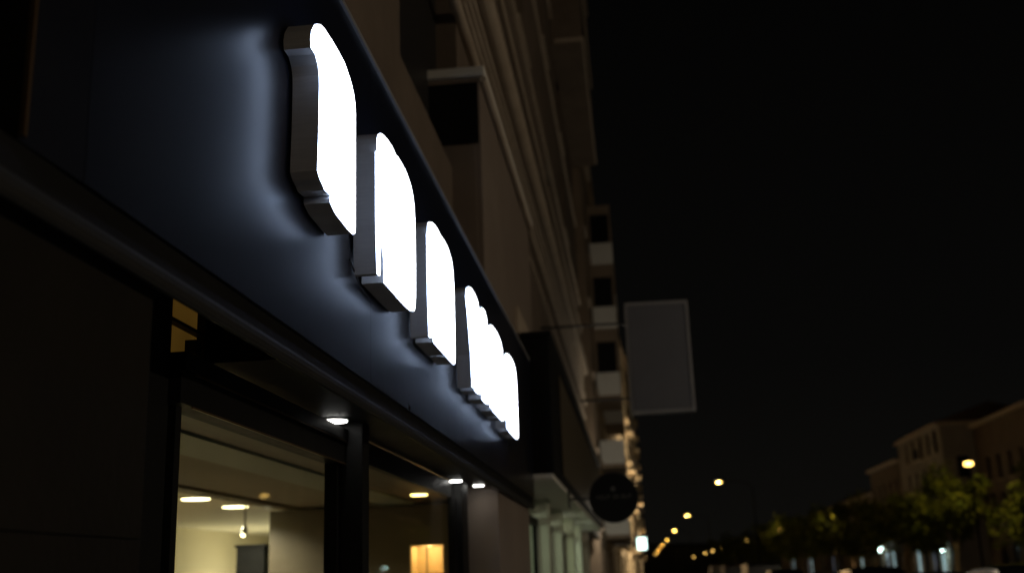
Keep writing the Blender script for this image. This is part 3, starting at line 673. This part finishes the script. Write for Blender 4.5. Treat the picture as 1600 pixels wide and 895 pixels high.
for k, (x, y, p, sc) in enumerate(spots):
    if p not in used: o = protos[p]; used.add(p)
    else: o = copy_tree(protos[p])
    o.location = (x, y, 0); o.rotation_euler = (0, 0, k*1.37); o.scale = (sc, sc, sc)
    o['label'] = names[k] if k < len(names) else '%s tree from the far end of the dark row across the road' % ('farthest', 'second', 'third', 'fourth', 'fifth', 'sixth', 'seventh')[16-k]

# ------------------------------------------------------------------ cars
def make_car(paint, lab, h=1.48, van=False):
    t = thing('parked_van' if van else 'parked_car', lab, 'van' if van else 'car', (0, 0, 0), 'vehicles parked along the left kerb')
    L = 4.9 if van else 4.3
    if van: prof = [(-2.42,.32),(-2.45,.7),(-2.44,1.1),(-2.38,h-.12),(-2.2,h),(1.0,h),(1.35,h-.12),(1.95,1.12),(2.38,.95),(2.45,.6),(2.42,.32)]
    else: prof = [(-2.12,.30),(-2.16,.6),(-2.12,.92),(-1.95,1.0),(-1.45,h-.10),(-1.15,h-.015),(-.45,h),(.25,h-.03),(.55,h-.09),(1.12,.98),(1.85,.86),(2.12,.70),(2.16,.45),(2.12,.30)]
    def wd(z): return .89 if z < .9 else .89-(.05 if van else .20)*min(1, (z-.9)/(h-.9))
    n = len(prof)
    b = MB(); vs = []
    offs = (-1, -.86, -.5, 0, .5, .86, 1)
    for q in offs:
        for y, z in prof:
            crown = .028*(1-q*q) if z > h-.2 else 0
            dz = -.03 if abs(q) == 1 and z > h-.2 else 0
            vs.append((q*wd(z), y, z+crown+dz))
    fs = []
    for j in range(len(offs)-1):
        for k in range(n): fs.append((j*n+k, j*n+(k+1)%n, (j+1)*n+(k+1)%n, (j+1)*n+k))
    fs += [tuple(range(n-1, -1, -1)), tuple(range((len(offs)-1)*n, len(offs)*n))]
    b.add(vs, fs); body = b.build('body', paint, t, smooth=False, bevel=.012)
    for s in (-1, 1):
        if van: a = [(.1, 1.02), (1.28, 1.06), (.98, h-.2), (.1, h-.2)]
        else: a = [(-1.62, 1.02), (.95, 1.0), (.42, h-.13), (-1.22, h-.13)]
        MB().add([(s*(wd(z)+.004), y, z) for y, z in a], [(0, 1, 2, 3)]).build('side_window', M['dark_pane'], t)
        MB().box(*sorted((s*.88, s*1.04)), .78, .9, .98, 1.1).build('mirror', paint, t, bevel=.02)
        for y in (-1.35, 1.35):
            w = MB().tube((s*.72, y, .31), (s*.90, y, .31), .31, .31, 20).build('wheel', M['tyre'], t)
            MB().tube((s*.90, y, .31), (s*.908, y, .31), .20, .19, 14).build('rim', M['chrome'], w)
        yb, yf = (-2.46, 2.455) if van else (-2.168, 2.165)
        MB().box(*sorted((s*.55, s*.82)), yb-.02, yb+.04, .70, .86).build('taillight', M['taillight'], t)
        MB().box(*sorted((s*.52, s*.82)), yf-.06, yf+.015, .58, .70).build('headlight', M['headlight'], t)
    def glassq(name, y0, z0, y1, z1):
        w0, w1 = wd(z0)*.86, wd(z1)*.86; dy = .012 if y0 > 0 else -.012
        MB().add([(-w0, y0+dy, z0+.012), (w0, y0+dy, z0+.012), (w1, y1+dy, z1+.012+.012), (-w1, y1+dy, z1+.012+.012)], [(0, 1, 2, 3)]).build(name, M['dark_pane'], t)
    if van: glassq('windscreen', 1.93, 1.14, 1.38, h-.15)
    else: glassq('windscreen', 1.10, .99, .58, h-.11); glassq('rear_window', -1.93, 1.01, -1.48, h-.13)
    return t
car0 = make_car(M['car_black'], 'x', 1.62); van0 = make_car(M['van_white'], 'x', 2.05, True); car2 = make_car(M['car_grey'], 'x'); van2 = make_car(M['car_black'], 'x', 1.95, True)
cars = [(car0, 6.45, 20.0, 'black car parked nearest on the right, its roof catching an orange glint'), (car2, 6.5, 26.5, 'grey car parked just beyond the nearest black car'), (van2, 6.5, 62, 'dark van parked in the middle of the kerb row'), (car0, 6.5, 33, 'third car of the kerb row, black'),
        (car2, 6.5, 40, 'fourth car of the kerb row, grey'), (van0, 6.5, 92, 'grey van parked far down the kerb row'), (car0, 6.5, 52, 'black car parked right before the dark van'), (van2, 6.5, 78, 'dark van parked between the other two vans of the kerb row'), (van2, 9.9, 104, 'dark van driving in the lane far down the road')]
seen = set()
for p, x, y, lab in cars:
    if p.name in seen: o = copy_tree(p)
    else: o = p; seen.add(p.name)
    o.location = (x, y, -.12); o['label'] = lab

# ------------------------------------------------------------------ the far end of the street
rd = random.Random(5)
fb = MB()
tag(MB().add([(-200, 420, -.1), (-60, 420, 14), (60, 430, 9), (160, 440, 16), (320, 460, 12), (420, 470, -.1), (-200, 520, -.1), (420, 560, -.1)], [(0, 1, 2, 3, 4, 5), (0, 6, 7, 5), (1, 6, 0), (1, 2, 6), (2, 3, 7, 6), (3, 4, 7), (4, 5, 7)]).build('hill', M['ground']), kind='structure')
